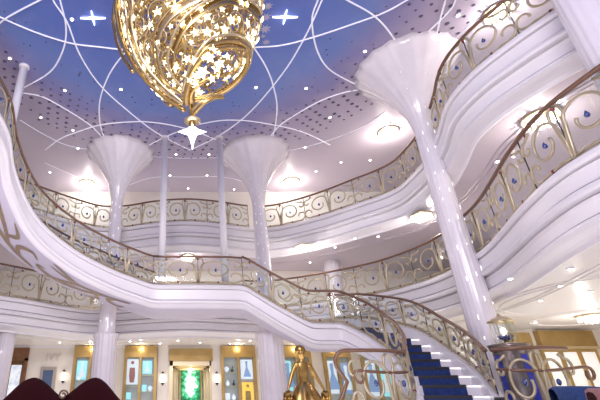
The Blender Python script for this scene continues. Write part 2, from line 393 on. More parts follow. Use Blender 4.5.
# steps: lower flight with a navy runner, the flight above it, and the upper flight
def find_levels(i0, i1, z0, z1, n):
    idx = []
    for k in range(n + 1):
        zt = z0 + (z1 - z0) * k / n; j = i0
        while j < i1 and Fs[j + 1].z < zt: j += 1
        f = 0 if j >= i1 else min(1, max(0, (zt - Fs[j].z) / max(1e-6, Fs[j + 1].z - Fs[j].z)))
        idx.append(j + f)
    return idx
def samp(L, u):
    i = min(int(u), len(L) - 2); return L[i].lerp(L[i + 1], u - i)
def step(u0, u1, zt, rise, carpet, lit):
    def q(u, e, z, nose=0):
        a, c = samp(Fs, u), samp(Bs, u); p = a.lerp(c, e); return (p.x, p.y, z)
    m = MB().hexa([q(u0, .1, zt - rise), q(u0, .9, zt - rise), q(u1, .9, zt - rise), q(u1, .1, zt - rise)], [q(u0, .1, zt), q(u0, .9, zt), q(u1, .9, zt), q(u1, .1, zt)])
    st = m.build('step', M_white, stair)
    if carpet:
        un = max(0, u0 - .12)
        c = MB().hexa([q(un, .16, zt - rise + .01), q(un, .70, zt - rise + .01), q(u1, .70, zt - rise + .01), q(u1, .16, zt - rise + .01)], [q(un, .16, zt + .012), q(un, .70, zt + .012), q(u1, .70, zt + .012), q(u1, .16, zt + .012)])
        c.build('carpet_runner', M_navy, st)
        n_ = MB().hexa([q(un - .1, .16, zt - .05), q(un - .1, .70, zt - .05), q(u0, .70, zt - .05), q(u0, .16, zt - .05)], [q(un - .1, .16, zt + .014), q(un - .1, .70, zt + .014), q(u0, .70, zt + .014), q(u0, .16, zt + .014)])
        n_.build('nosing_shadow', M_dark, st)  # dark strip modelled for the shadow at the nosing
    if lit:
        g = MB().hexa([q(u0 - .04, .72, zt - .03), q(u0 - .04, .89, zt - .03), q(u0, .89, zt - .03), q(u0, .72, zt - .03)], [q(u0 - .04, .72, zt - .015), q(u0 - .04, .89, zt - .015), q(u0, .89, zt - .015), q(u0, .72, zt - .015)])
        g.build('step_light', mat('step_glow', (1, 1, 1), .5, emit=(1, .97, .98), es=2.2), st)
for (i0, i1, z0, z1, n, lit) in ((0, 4 * PER, .45, 2.72, 11, True), (5 * PER, 7 * PER, 2.75, 3.98, 8, False), (9 * PER, 14 * PER, 4.0, 7.0, 18, False)):
    us = find_levels(i0, i1, z0, z1, n)
    for k in range(n): step(us[k], us[k + 1], z0 + (z1 - z0) * (k + 1) / n, (z1 - z0) / n, True, lit)
for (i0, i1) in ((4 * PER, 5 * PER), (7 * PER, 9 * PER), (14 * PER, 15 * PER)):
    zz = Fs[(i0 + i1) // 2].z
    rows = [[a.lerp(c, e) for a, c in list(zip(Fs, Bs))[i0:i1 + 1]] for e in (.08, .92)]
    MB().grid(rows).build('landing', M_navy, stair)
# two-step podium below the staircase
pod = MB()
pod.lathe([(2.3, 0), (2.3, .2), (2.14, .2), (2.14, .4), (.01, .4)], (5.05, 9.3, 0), 48)
pod.v = [(5.05 + (x - 5.05) * 1.12, y, z) for x, y, z in pod.v]
tag(pod.build('stair_podium', M_stone, None), 'round pale stone podium under the foot of the staircase', 'podium')

# gold scroll ornaments on the soffit of the upper flight (flat leaf scrolls laid on the curved underside)
def soffit_pt(u, e):
    a, c = samp(Fs, u), samp(Bs, u); p = a.lerp(c, .09 + .82 * e); return p + Vector((0, 0, -.62))
def leaf(m, pts, wd):
    pts = smooth_curve([(p[0], p[1], 0) for p in pts], 6); N = len(pts); top = []; bot = []
    for i, p in enumerate(pts):
        t = pts[min(i + 1, N - 1)] - pts[max(i - 1, 0)]; t.normalize(); q = i / (N - 1)
        ww = wd * (math.sin(PI * min(1, q * .9 + .1)) ** .7)
        tl = Vector((p.x * 0 + t.x / 8.5, t.y * 1.6)); tl.normalize(); top.append(soffit_pt(p.x - tl.y * ww * 8.5, p.y + tl.x * ww / 1.6)); bot.append(soffit_pt(p.x + tl.y * ww * 8.5, p.y - tl.x * ww / 1.6))
    m.grid([top, bot]); return m
for (u0, du, flip) in ((9.55 * PER, 1.9 * PER, 0), (11.45 * PER, 2.0 * PER, 1), (13.3 * PER, 1.6 * PER, 0)):
    m = MB()
    fx = (lambda e: 1 - e) if flip else (lambda e: e)
    for pts, wd in (([(0, .15), (.3, .3), (.6, .35), (.95, .2)], .10), ([(.3, .3), (.5, .6), (.8, .75), (1.0, .6), (.93, .48)], .09),
                    ([(.55, .35), (.7, .55), (.9, .9)], .08), ([(.15, .22), (.25, .5), (.15, .75), (.05, .62)], .08), ([(.6, .33), (.8, .12), (.95, .02)], .06),
                    ([(.4, .45), (.35, .75), (.5, .92)], .07)):
        leaf(m, [(u0 + p[0] * du, fx(p[1])) for p in pts], wd)
    m.build('scroll_ornament', M_goldpaint, stair, True)

# ------------------------------------------------------------------ balustrades
def spiral(cx, cy, r0, r1, a0, a1, n):
    return [(cx + (r0 + (r1 - r0) * i / n) * math.cos(a0 + (a1 - a0) * i / n), cy + (r0 + (r1 - r0) * i / n) * math.sin(a0 + (a1 - a0) * i / n)) for i in range(n + 1)]
def motif():                         # right half, x in 0..1 (half panel width), y in 0..1 (height)
    big = [(.02, .02), (.035, .2), (.06, .42), (.09, .62)] + spiral(.40, .52, .37, .15, 2.65, -3.4, 24)
    low = [(.05, .05), (.20, .07), (.38, .06), (.56, .05)] + spiral(.82, .27, .24, .07, 4.1, 9.6, 14)
    fan = [(.02, .04), (.02, .35), (.07, .60), (.13, .78), (.10, .93), (.02, .97)]
    side = [(.66, .93)] + spiral(.87, .72, .15, .05, 1.9, -3.2, 12)
    return [big, low, fan, side]
MOT = motif()
def balustrade(pts, label, plen=2.0, H=1.05, start=0, end=None, off=.12, rr=.027, zoff=.0, gems=True, railr=.045, group=None, lowrail=True, gr=.8):
    nr = normals(pts); P = Path([p + n * off + Vector((0, 0, zoff)) for p, n in zip(pts, nr)])
    end = end if end is not None else P.len
    mid = P.at((start + end) / 2); t = thing('balustrade', label, 'railing', tuple(mid), group)
    def at(s, h): p = P.at(s); return Vector((p.x, p.y, p.z + h))
    n = max(1, round((end - start) / plen)); L = (end - start) / n
    rs = [at(start + (end - start) * i / (n * 8), H) for i in range(n * 8 + 1)]
    MB().tube(rs, railr, 8, True, .8).build('handrail', M_rail, t, True)
    if lowrail: MB().tube([p - Vector((0, 0, H - .05)) for p in rs], .022, 6).build('bottom_rail', M_scroll, t, True)
    g = MB(); g.grid([[p - Vector((0, 0, .03)) for p in rs], [p - Vector((0, 0, H - .05)) for p in rs]]); g.build('glass_panel', M_glass, t, True)
    for k in range(n):
        s0 = start + L * (k + .5); m = MB()
        for sg in (-1, 1):
            for ln in MOT:
                m.tube([at(s0 + sg * x * L / 2, .05 + y * (H - .08)) for x, y in ln], rr, 5)
        pn = m.build('scroll_panel', M_scroll, t, True)
        for fr_ in (0, .5):
            post = MB(); e = at(start + L * (k + fr_ + .0), 0); post.tube([e, e + Vector((0, 0, H))], .011, 5); post.build('post', M_dark, t)
        if gems:
            for sg in (-1, 1):
                c = at(s0 + sg * .40 * L / 2, .05 + .52 * (H - .08))
                b = MB(); b.lathe([(.001, -.075 * gr), (.04 * gr, -.055 * gr), (.055 * gr, -.02 * gr), (.035 * gr, .03 * gr), (.012 * gr, .07 * gr), (.001, .09 * gr)], c, 8); b.build('blue_gem', M_blue, pn, True)
            for x, y in ((0.0, .93), (.45, .06), (-.45, .06), (.72, .93)):
                b = MB(); b.ball(at(s0 + x * L / 2, .05 + y * (H - .08)), .048 * gr); b.build('red_gem', M_red, pn, True)
    return t
P5 = Path(path5)
def sub(path, y_test, rev=False):
    return [p for p in path if y_test(p)]
bal5r = [p for p in path5 if p.x > 2.9 and p.y > 1.8]
bal5c = [p for p in path5 if -2.75 <= p.x <= 2.75 and p.y > 15]
bal5l = [p for p in path5 if p.x < -2.9 and p.y > 9.2]
balustrade(bal5r, 'scrollwork balustrade along the top balcony on the right, rising to the upper edge')
balustrade(bal5c, 'bowed scrollwork balustrade of the top balcony behind the two slim poles')
balustrade(bal5l, 'scrollwork balustrade of the top balcony at left behind the upper stair')
balustrade([p for p in path4 if p.x > 2.2 and p.y > 2.0], 'scrollwork balustrade of the middle balcony on the right, sweeping to the right edge', H=1.1)
balustrade([p for p in path4 if p.x < -2.6 and p.y > 8], 'scrollwork balustrade of the middle balcony at left below the upper stair', H=1.1)
# stair balustrades (pts ordered so that the inset runs towards the steps)
fr = [a.copy() for a in Fs]; bk = [c.copy() for c in Bs]
def cut(L, a, b): return L[int(a * PER):int(b * PER) + 1]
balustrade(cut(fr, 9, 15), 'front scrollwork balustrade climbing the upper flight to the left edge', off=.1, zoff=.15, H=.95)
balustrade(cut(bk, 9, 14.6), 'rear scrollwork balustrade of the upper flight, seen through the front one', off=-.1, zoff=.38, H=.75)
balustrade(cut(fr, 7, 9), 'straight front balustrade of the stair landing under the slim poles', off=.1, zoff=.15, H=.95)
balustrade(cut(fr, 0.1, 7), 'front balustrade of the lower flight descending from the landing to the scrolled end', off=.1, zoff=.15, H=1.0, plen=1.7)
balustrade(cut(bk, 0.1, 4.6), 'outer balustrade of the lower flight curving down beside the navy steps', off=-.1, zoff=.38, H=.80, plen=1.7)
# curled end railings at the foot of the stairs
def end_rail(pts, label, H, hook):
    base = [Vector(p) for p in pts]; P = Path(smooth_curve(base, 8)); t = thing('curled_end_railing', label, 'railing', tuple(P.at(P.len / 2)))
    def at(s, h): p = P.at(s); return Vector((p.x, p.y, p.z + h))
    L = P.len
    top = [at(L * i / 20, H) for i in range(21)]
    # loop over the far end and curl back down
    e0 = at(L, 0); d = (at(L, 0) - at(L * .9, 0)).normalized()
    loop = [e0 + d * (.22 * math.sin(a)) + Vector((0, 0, H - .22 + .22 * math.cos(a))) for a in [PI * k / 8 for k in range(1, 7)]]
    loop += [e0 + d * x + Vector((0, 0, z)) for x, z in ((.05, H - .55), (.18, H - .8), (.34, H - 1.02), (.40, .02))]
    MB().tube(top + loop if hook < 1 else top, .036, 8).build('handrail', M_rail, t, True)
    hk = 1.0 if hook >= 1 else hook
    low = [at(L * i / 16, H - .34 - .05 * math.sin(i / 16 * PI)) for i in range(int(16 * hk) + 1)]
    if hook >= 1: low += [low[-1] + (low[-1] - low[-2]).normalized() * x + Vector((0, 0, -z)) for x, z in ((.15, 0), (.3, .01))]
    q = low[-1]; dd = (low[-1] - low[-2]).normalized()
    low += [q + dd * (.12 * math.sin(a) * (1 - k / 14)) + Vector((0, 0, -.12 + .12 * math.cos(a) * (1 - k / 18))) for k, a in enumerate([.6 * j for j in range(1, 10)])]
    MB().tube(low, .028, 8).build('lower_rail', M_rail, t, True)
    g = MB(); g.grid([[p - Vector((0, 0, .05)) for p in top], [p - Vector((0, 0, H - .05)) for p in top]]); g.build('glass_panel', M_glass, t, True)
    n = 1
    for k in range(n):
        s0 = L * (k + .5) / n; m = MB()
        for sg in (-1, 1):
            for ln in MOT: m.tube([at(s0 + sg * x * L / n / 2, .05 + y * (H - .08)) for x, y in ln], .026, 6)
        pn = m.build('scroll_panel', M_scroll, t, True)
        for sg in (-1, 1):
            b = MB(); b.ball(at(s0 + sg * .4 * L / n / 2, .05 + .52 * (H - .08)), .04, sz=1.5); b.build('blue_gem', M_blue, pn, True)
    return t
end_rail([(4.35, 9.0, .42), (4.25, 8.7, .42), (3.7, 8.45, .42), (3.05, 8.45, .42)], 'curled end railing at the foot of the stairs beside the gold statue', 1.22, .9)
end_rail([(5.85, 8.45, .42), (5.95, 8.15, .42), (6.35, 8.0, .42), (7.0, 8.1, .42)], 'curled end railing at the foot of the stairs in front of the lantern pillar', 1.22, 1)
for x, y in ((4.33, 9.0), (5.87, 8.47)):
    pass

# ------------------------------------------------------------------ ceiling mouldings, stars and lights
LINES = [
 [(-30, 2), (0, 17), (35, 32), (70, 43), (100, 47), (130, 50), (190, 52), (250, 47.6), (283, 45), (317, 36), (350, 25), (383, 13), (407, 0), (430, -15)],
 [(48, -20), (53, 0), (67, 22), (80, 55), (100, 85), (127, 110), (157, 133), (190, 150)],
 [(330, -20), (322, 0), (305, 37), (283, 73), (250, 112), (220, 135), (190, 150)],
 [(57, -15), (60, 0), (66, 27), (63, 50), (50, 72), (23, 88)],
 [(322, -15), (318, 0), (312, 20), (317, 50), (330, 70), (357, 85)],
 [(127, 50), (110, 73), (100, 100), (100, 123), (105, 140), (112, 160)],
 [(252, 45), (265, 65), (273, 85), (277, 110), (272, 140), (262, 160)],
 [(45, 150), (60, 139), (77, 132), (100, 125), (127, 122), (150, 122), (180, 127), (210, 137), (235, 150)],
 [(140, 150), (165, 137), (190, 127), (205, 123), (227, 120), (257, 122), (300, 131), (330, 145)],
 [(23, 93), (43, 97), (67, 110), (90, 125), (103, 138)],
 [(262, 150), (277, 128), (300, 112), (327, 98), (357, 90), (383, 92), (400, 103)],
 [(-12, 40), (0, 23), (17, 12), (40, 0), (65, -14)],
 [(325, -14), (347, 0), (373, 15), (390, 33), (400, 53), (397, 80)],
 [(410, 53), (423, 37), (450, 10), (457, -5)],
 [(425, 75), (433, 50), (440, 20), (447, -5)],
 [(20, 120), (45, 135), (70, 146), (110, 152), (160, 157), (190, 158), (230, 157), (280, 152), (320, 143), (360, 128), (385, 112)],
 [(45, 163), (75, 176), (110, 190), (150, 178), (190, 177), (230, 178), (270, 192)],
 [(440, 70), (447, 50), (470, 25), (500, 10), (520, 0)],
]
for i, ln in enumerate(LINES):
    pts = smooth_curve([onz(x, y, ZC - .005) for x, y in ln], 6)
    struct(MB().tube(pts, .024 if i < 15 else .014, 6).build('trim_%d' % (10 + i), M_line, None, True))
def star2d(m, c, r, n=5, inner=.4, rot=0, th=.015):
    V = []
    for k in range(2 * n):
        a = rot + PI * k / n; q = r if k % 2 == 0 else r * inner
        V.append((c[0] + q * math.cos(a), c[1] + q * math.sin(a)))
    z0, z1 = c[2] - th, c[2]
    N = 2 * n
    m.add([(x, y, z0) for x, y in V] + [(x, y, z1) for x, y in V], [tuple(range(N))[::-1]] + [(k, (k + 1) % N, (k + 1) % N + N, k + N) for k in range(N)])
dots = MB(); gstar = MB()
for fi in range(8):
    f = .93 + fi * .046
    n_ = int(2 * PI * 6.35 * f / .36)
    for k in range(n_):
        a = 2 * PI * (k + .5 * (fi % 2)) / n_
        x = .2 + 6.1 * f * math.cos(a); y = 6.8 + 6.6 * f * math.sin(a)
        if y < 5 or random.random() < .12 + .25 * (fi < 1): continue
        star2d(dots, (x + random.uniform(-.03, .03), y + random.uniform(-.03, .03), ZC), .072 - .009 * abs(fi - 4) + random.uniform(-.012, .012), 6, .55, random.random())
for i in range(60):
    a = random.uniform(0, PI); rr = random.uniform(.70, .92)
    star2d(gstar, (.2 + 6.1 * rr * math.cos(a), 6.8 + 6.6 * rr * math.sin(a), ZC), random.uniform(.02, .035), 5, .5, random.random())
struct(dots.build('trim_40', M_dot)); struct(gstar.build('trim_41', M_dot))
g = MB()
for (px, py, r) in ((268, 6, .13), (266, 17, .14), (265, 29, .16), (266, 42, .12), (263, 36, .08), (345, 8, .0)):
    if r: p = onz(px, py, ZC); star2d(g, p, r, 8, .45, .3)
struct(g.build('trim_42', mat('faded_gold_paint', (.42, .40, .52), .5)))
# big lit four-point stars on the ceiling
for px, py, lab in ((93, 18, 'glowing white four-pointed star light left of the gold chandelier'), (285, 17, 'glowing white four-pointed star light right of the gold chandelier')):
    p = onz(px, py, ZC - .01); m = MB()
    V = []
    for k in range(8):
        a = PI * k / 4; q = (.34 if k % 4 == 0 else .24) if k % 2 == 0 else .035
        V.append((p.x + q * math.cos(a), p.y + q * math.sin(a)))
    m.add([(x, y, p.z - .03) for x, y in V] + [(x, y, p.z + .01) for x, y in V], [tuple(range(8))[::-1]] + [(k, (k + 1) % 8, (k + 1) % 8 + 8, k + 8) for k in range(8)])
    tag(m.build('star_light', M_starwhite), lab, 'light')
# downlights
dl = thing('downlight', 'x', 'light'); 
MB().lathe([(.06, -.02), (.06, 0)], (0, 0, 0), 16).build('trim_ring', M_white, dl)
MB().lathe([(.038, -.028), (.038, -.02)], (0, 0, 0), 12).build('lens', M_lamp, dl)
def downlights(pts, z, label, group, first=[True]):
    for px, py in pts:
        p = onz(px, py, z)
        if p.y > 18 or p.y < 0 or p.x > 14: continue
        if first[0]: o = dl; first[0] = False
        else: o = copy_tree(dl)
        o.location = (p.x, p.y, z - .002); o['label'] = label; o['group'] = group
downlights([(72, 19), (10, 58), (65, 90), (121, 89), (41, 117), (73, 130), (256, 87), (306, 88), (330, 117), (365, 51)], ZC, 'small round downlight in the blue and lilac hall ceiling', 'hall ceiling downlights')
downlights([(78, 148), (111, 148), (176, 154), (209, 154), (252, 137), (305, 147), (50, 172), (170, 175), (207, 175), (188, 188), (316, 171), (341, 162), (234, 189), (141, 190), (458, 15), (370, 160)], ZC, 'small round downlight in the pale ceiling over the top balcony', 'top balcony downlights')
downlights([(378, 236), (335, 247), (497, 161), (530, 120), (560, 100), (455, 205), (310, 262), (355, 238), (535, 165)], Z4C, 'small round downlight in the ceiling over the middle balcony', 'middle balcony downlights')
downlights([(28, 346), (60, 342), (95, 344), (130, 341), (160, 343), (178, 340), (200, 342), (230, 343), (250, 340), (510, 278), (540, 300), (570, 268), (590, 291), (560, 285), (535, 322)], Z3C, 'small round downlight in the warm ceiling over the ground floor', 'ground floor downlights')
# crystal ceiling fixtures
def crystal_fixture(p, label, r=.42, e=60, col=(1, .92, .85), n=34):
    t = thing('crystal_ceiling_light', label, 'chandelier', tuple(p))
    MB().lathe([(r, -.05), (r * 1.02, -.02), (r * 1.02, 0)], tuple(p), 28).build('canopy_plate', M_gold2, t)
    k = 0
    for ring, cnt in ((.15, 4), (.5, 9), (.88, 14)):
        for j in range(cnt):
            a = 2 * PI * j / cnt + ring; x = p.x + r * ring * math.cos(a); y = p.y + r * ring * math.sin(a); h = .24 - .10 * ring + random.uniform(-.03, .03)
            MB().lathe([(.012, -.05), (.02, -h * .5), (.026, -h * .85), (.001, -h)], (x, y, p.z), 6).build('crystal_drop', M_crystal, t)
    point('fixture_glow', (p.x, p.y, p.z - .34), e, col, .05).parent = None
for px, py, z, lab, r, e in ((388, 131, ZC, 'bright crystal ceiling light beneath the big right column flare', .5, 170), (291, 181, ZC, 'bright crystal ceiling light right of the second column, top balcony', .5, 110),
    (87, 183, ZC, 'bright crystal ceiling light left of the first column, top balcony', .5, 110), (303, 246, Z4C, 'crystal cluster light on the middle balcony ceiling, centre right', .42, 60),
    (421, 215, Z4C, 'crystal cluster light on the middle balcony ceiling left of the leaning column', .45, 70), (541, 117, Z4C, 'crystal light above the right middle balcony rail', .5, 80), (188, 256, Z4C, 'crystal light behind the stair landing rail', .4, 50),
    (592, 315, Z3C, 'crystal ceiling light at the right edge above the gold doors', .5, 60), (498, 12, ZC, 'crystal ceiling light behind the top right balcony rail', .5, 120)):
    p = onz(px, py, z)
    if p.y > 17.6: p.y = 17.2
    crystal_fixture(p, lab, r * .72, e * .5)

# ------------------------------------------------------------------ the great chandelier
CX, CY = .12, 6.5
CH = [(5.75, .02), (5.97, .27), (6.25, .55), (6.6, .86), (7.0, 1.12), (7.5, 1.36), (8.0, 1.52), (8.6, 1.62), (9.1, 1.6), (9.5, 1.5), (9.8, 1.3), (10.0, 1.1)]
def Rz(z):
    if z <= CH[0][0]: return CH[0][1]
    for (a, ra), (b_, rb) in zip(CH, CH[1:]):
        if z <= b_: t = (z - a) / (b_ - a); return ra + (rb - ra) * t
    return CH[-1][1]
def cp(z, phi, k=1.0): a = R(phi); r = Rz(z) * k; return Vector((CX + r * math.sin(a), CY - r * math.cos(a), z))
ch = thing('swirl_chandelier', 'huge golden swirling chandelier filled with lit stars, hanging from the blue ceiling', 'chandelier', (CX, CY, 5.0))
def cutz(phi):               # lower edge of the outer shell: a spiral that leaves the right side open
    phi = (phi + 110) % 360 - 110
    K = [(-110, 6.0), (-100, 5.8), (-40, 5.85), (-10, 6.1), (2, 6.32), (20, 6.64), (45, 6.88), (75, 7.1), (110, 7.15), (180, 7.0), (220, 6.6), (250, 6.0)]
    for (a, za), (b_, zb) in zip(K, K[1:]):
        if phi <= b_: return za + (zb - za) * (phi - a) / (b_ - a)
    return 6.0
def band(fn, w0, w1, m, k=1.0, thick=.03, name='gold_band'):
    """fn: list of (z, phi) curve; ribbon of angular-ish width following the bulb"""
    pts = [(p.x, p.y) for p in smooth_curve([(z, ph, 0) for z, ph in fn], 8)]; N = len(pts)
    a, b2, c, d = [], [], [], []
    for i, (z, ph) in enumerate(pts):
        q = i / (N - 1); wd = w0 + (w1 - w0) * q
        p0 = Vector((pts[max(i - 1, 0)][0], pts[max(i - 1, 0)][1] * .025 * 1)); p1 = Vector((pts[min(i + 1, N - 1)][0], pts[min(i + 1, N - 1)][1] * .025))
        t = (p1 - p0); t = t.normalized() if t.length > 1e-6 else Vector((1, 0)); nz, nph = -t.y, t.x
        za, pa = z + nz * wd, ph + nph * wd / .025; zb, pb = z - nz * wd, ph - nph * wd / .025
        za = max(5.78, za); zb = max(5.78, zb)
        a.append(cp(za, pa, k)); b2.append(cp(zb, pb, k)); c.append(cp(zb, pb, k) + (Vector((CX, CY, zb)) - cp(zb, pb, k)).normalized() * thick); d.append(cp(za, pa, k) + (Vector((CX, CY, za)) - cp(za, pa, k)).normalized() * thick)
    return MB().grid([a, b2, c, d, a]).build(name, m, ch, True)
def rim(fn, r, k=1.0, m=None, name='gold_rim'):
    pts = [cp(p.x, p.y, k) for p in smooth_curve([(z, ph, 0) for z, ph in fn], 8)]
    return MB().tube(pts, r, 8).build(name, m or M_gold, ch, True)
def hit(px, py, k=1.0):     # point of the bulb seen along a sight line, as (height, angle)
    a, b_, c = ray(px, py); t = 3.0; best = (9, None)
    while t < 9:
        x, y, z = a * t - CX, b_ * t - CY, CZ + c * t; r = math.hypot(x, y); e = r - Rz(z) * k if 5.76 < z < 10 else 9
        if abs(e) < best[0]: best = (abs(e), (z, math.degrees(math.atan2(x, -y))))
        if e < 0: return (z, math.degrees(math.atan2(x, -y)))
        t += .01
    return best[1]
def H_(L): return [hit(x, y) for x, y in L]
BL = H_([(183, 104), (170, 94), (155, 80), (143, 65), (136, 49), (130, 28), (130, 8)]); BL += [(BL[-1][0] + .6, BL[-1][1] + 4), (BL[-1][0] + 1.4, BL[-1][1] + 16)]
band(BL, .03, .08, M_gold); rim([(z, p + 6) for z, p in BL], .028, 1.01, M_gold2); rim([(z, p - 6) for z, p in BL], .028, 1.01, M_gold2)
RA = H_([(185, 98), (173, 90), (164, 80), (158, 62), (157, 45), (161, 30), (168, 19), (179, 9), (195, 0)]); RA += [(RA[-1][0] + .25, RA[-1][1] + 22), (RA[-1][0] + .6, RA[-1][1] + 50)]
band(RA, .03, .07, M_gold2); rim([(z + .07, p - 3) for z, p in RA], .022)
RB = H_([(187, 97), (178, 84), (173, 70), (173, 58), (177, 43), (184, 29), (196, 16), (211, 7), (229, 0)]); RB += [(RB[-1][0] + .15, RB[-1][1] + 18), (RB[-1][0] + .4, RB[-1][1] + 45)]
band(RB, .03, .09, M_gold); rim([(z + .09, p - 3) for z, p in RB], .025, 1.01, M_gold2)
rim([(cutz(p), p) for p in range(-38, 246, 8)], .065)
rim([(cutz(p) + .12, p) for p in range(-30, 240, 8)], .035, 1.0, M_gold2)
for k in range(7):
    p0 = 110 + k * 22
    rim([(7.2, p0 + 4), (7.8, p0 + 14), (8.8, p0 + 30), (9.8, p0 + 50)], .04)
rim([(9.1, p) for p in range(0, 361, 15)], .05, 1.03); rim([(9.95, p) for p in range(0, 361, 15)], .05)
# outer rims on the left silhouette
rim([(5.85, -100), (6.5, -96), (7.4, -93), (8.3, -90), (9.2, -85)], .05, 1.04)
rim([(7.0, -100), (7.8, -100), (8.6, -98), (9.4, -94)], .04, 1.12)
# petal below the open right side, and the small curl under it
def C_(x, y, z): return Vector((CX + x, CY + y, z))
petD = smooth_curve([ony(189, 101, 6.38), ony(187, 88, 6.15), ony(193, 70, 5.85), (ony(206, 55, 5.62)), ony(226, 48, 5.72), ony(244, 50, 6.0)], 6)
petE = smooth_curve([ony(191, 104, 6.4), ony(192, 93, 6.2), ony(200, 84, 6.0), ony(214, 77, 5.95), ony(226, 75, 6.02), ony(234, 73, 6.15)], 6)
rows = []
for k in range(7):
    q = k / 6; rows.append([a.lerp(b_, q) + Vector((.10 * math.sin(PI * q), -.12 * math.sin(PI * q), 0)) for a, b_ in zip(petD, petE)])
MB().grid(rows).build('filigree_petal', M_fili, ch, True); PET = rows
MB().tube(petD, .05, 8).build('gold_rim', M_gold, ch, True); MB().tube(petE, .045, 8).build('gold_rim', M_gold, ch, True)
MB().tube(smooth_curve([petD[-1], petD[-1].lerp(petE[-1], .5) + Vector((.04, 0, 0)), petE[-1]], 5), .04, 8).build('gold_rim', M_gold, ch, True)
cu1 = smooth_curve([C_(0, -.05, 5.66), C_(.2, -.25, 5.78), C_(.42, -.28, 5.9), C_(.6, -.2, 5.98)], 6); cu2 = smooth_curve([C_(0, -.05, 5.78), C_(.15, -.2, 5.86), C_(.32, -.2, 6.0), C_(.58, -.14, 6.1)], 6)
MB().grid([cu1, [a.lerp(b_, .5) + Vector((0, -.06, -.02)) for a, b_ in zip(cu1, cu2)], cu2]).build('gold_band', M_gold, ch, True)
MB().tube(cu1, .035, 8).build('gold_rim', M_gold, ch, True); MB().tube(cu2, .03, 8).build('gold_rim', M_gold2, ch, True)
# filigree shell
def shell(k, z0f, phis, z1, m, name):
    rows = []
    for ph in phis:
        z0 = z0f(ph); rows.append([cp(z0 + (z1 - z0) * i / 20, ph, k) for i in range(21)])
    return MB().grid(rows).build(name, m, ch, True)
shell(.975, lambda p: max(5.85, cutz(p)), range(-180, 181, 8), 9.9, M_fili, 'filigree_shell')
shell(.80, lambda p: cutz(p) + .25, range(-180, 181, 12), 9.9, M_fili, 'inner_filigree')
# thin gold scroll tracery
for i in range(70):
    z = random.uniform(6.4, 9.4); ph = random.uniform(-110, 110)
    if z < cutz(ph) + .15: continue
    m = MB(); sgn = random.choice((-1, 1)); pts = []
    for q in range(14):
        a = sgn * q * .6; rr = .26 * (1 - q / 18)
        pts.append(cp(z + rr * math.sin(a), ph + R(1) * 0 + math.degrees(rr * math.cos(a) / max(.5, Rz(z))), .99))
    m.tube(pts, .012, 4); m.build('gold_scroll', M_gold2, ch, True)
# stars
def star3(m, c, nrm, r, rot):
    nrm = nrm.normalized(); u = nrm.orthogonal().normalized(); v = nrm.cross(u); V = []
    for k in range(10):
        a = rot + PI * k / 5; q = r if k % 2 == 0 else r * .42
        V.append(c + u * q * math.cos(a) + v * q * math.sin(a))
    n0 = len(m.v); m.add(V + [c + nrm * r * .28, c - nrm * r * .28], [(k, (k + 1) % 10, 10) for k in range(10)] + [((k + 1) % 10, k, 11) for k in range(10)])
stuff = MB(); cnt = 0; places = []
tries = 0
while len(places) < 330 and tries < 9000:
    tries += 1
    z = random.uniform(6.1, 9.7); ph = random.uniform(-180, 180)
    if abs(ph) > 110 and random.random() < .5: continue
    if z < cutz(ph) + .1: continue
    p = cp(z, ph, random.uniform(.93, 1.01))
    if any((p - q[0]).length < .15 for q in places): continue
    places.append((p, ph))
for i in range(24):
    a = random.choice(random.choice(PET)[6:]); places.insert(0, (a + Vector((random.uniform(-.05, .05), -.03, random.uniform(-.06, .06))), 30))
places.sort(key=lambda t: t[0].y)
for i, (p, ph) in enumerate(places):
    nrm = Vector((p.x - CX, p.y - CY, -.4)); r = random.uniform(.055, .125)
    if i < 100: m = MB(); star3(m, p, nrm, r, random.random() * 2); m.build('lit_star', M_star, ch)
    else: star3(stuff, p, nrm, r, random.random() * 2)
so = stuff.build('lit_stars', M_star, ch); so['kind'] = 'stuff'
MB().lathe([(.05, 5.35), (.07, 5.5), (.05, 5.65), (.06, 5.9), (.06, 6.3), (.05, 9.9), (.3, 10.0), (.35, 10.1)], (CX, CY, 0), 16).build('spindle', M_gold, ch, True)
MB().lathe([(.04, 5.56), (.16, 5.57), (.16, 5.585), (.04, 5.6)], (CX, CY, 0), 24).build('collar', M_gold2, ch, True)
# pendant star at the tip: eight-armed, long lower point
pm = MB(); c0 = Vector((CX, CY, 5.33)); V = []; 
for k in range(4):
    a = PI / 2 * k
    arm = Vector((math.cos(a), math.sin(a), 0))
    for sgn in (1,):
        tip = c0 + arm * .27; s1 = Vector((-arm.y, arm.x, 0)) * .05
        pm.add([tip, c0 + s1 * .9 + arm * .06, c0 - s1 * .9 + arm * .06, c0 + Vector((0, 0, .09)) + arm * .05, c0 - Vector((0, 0, .09)) + arm * .05], [(0, 1, 3), (0, 3, 2), (0, 2, 4), (0, 4, 1)])
pm.lathe([(.001, 4.93), (.035, 5.12), (.09, 5.27), (.11, 5.33), (.09, 5.4), (.03, 5.5), (.001, 5.62)], (CX, CY, 0), 4)
pm.build('pendant_star', M_starwhite, ch)
point('chandelier_glow', (CX, CY, 8.6), 35, (1, .84, .58), .3)
point('chandelier_glow', (CX, CY, 7.2), 10, (1, .84, .58), .2)

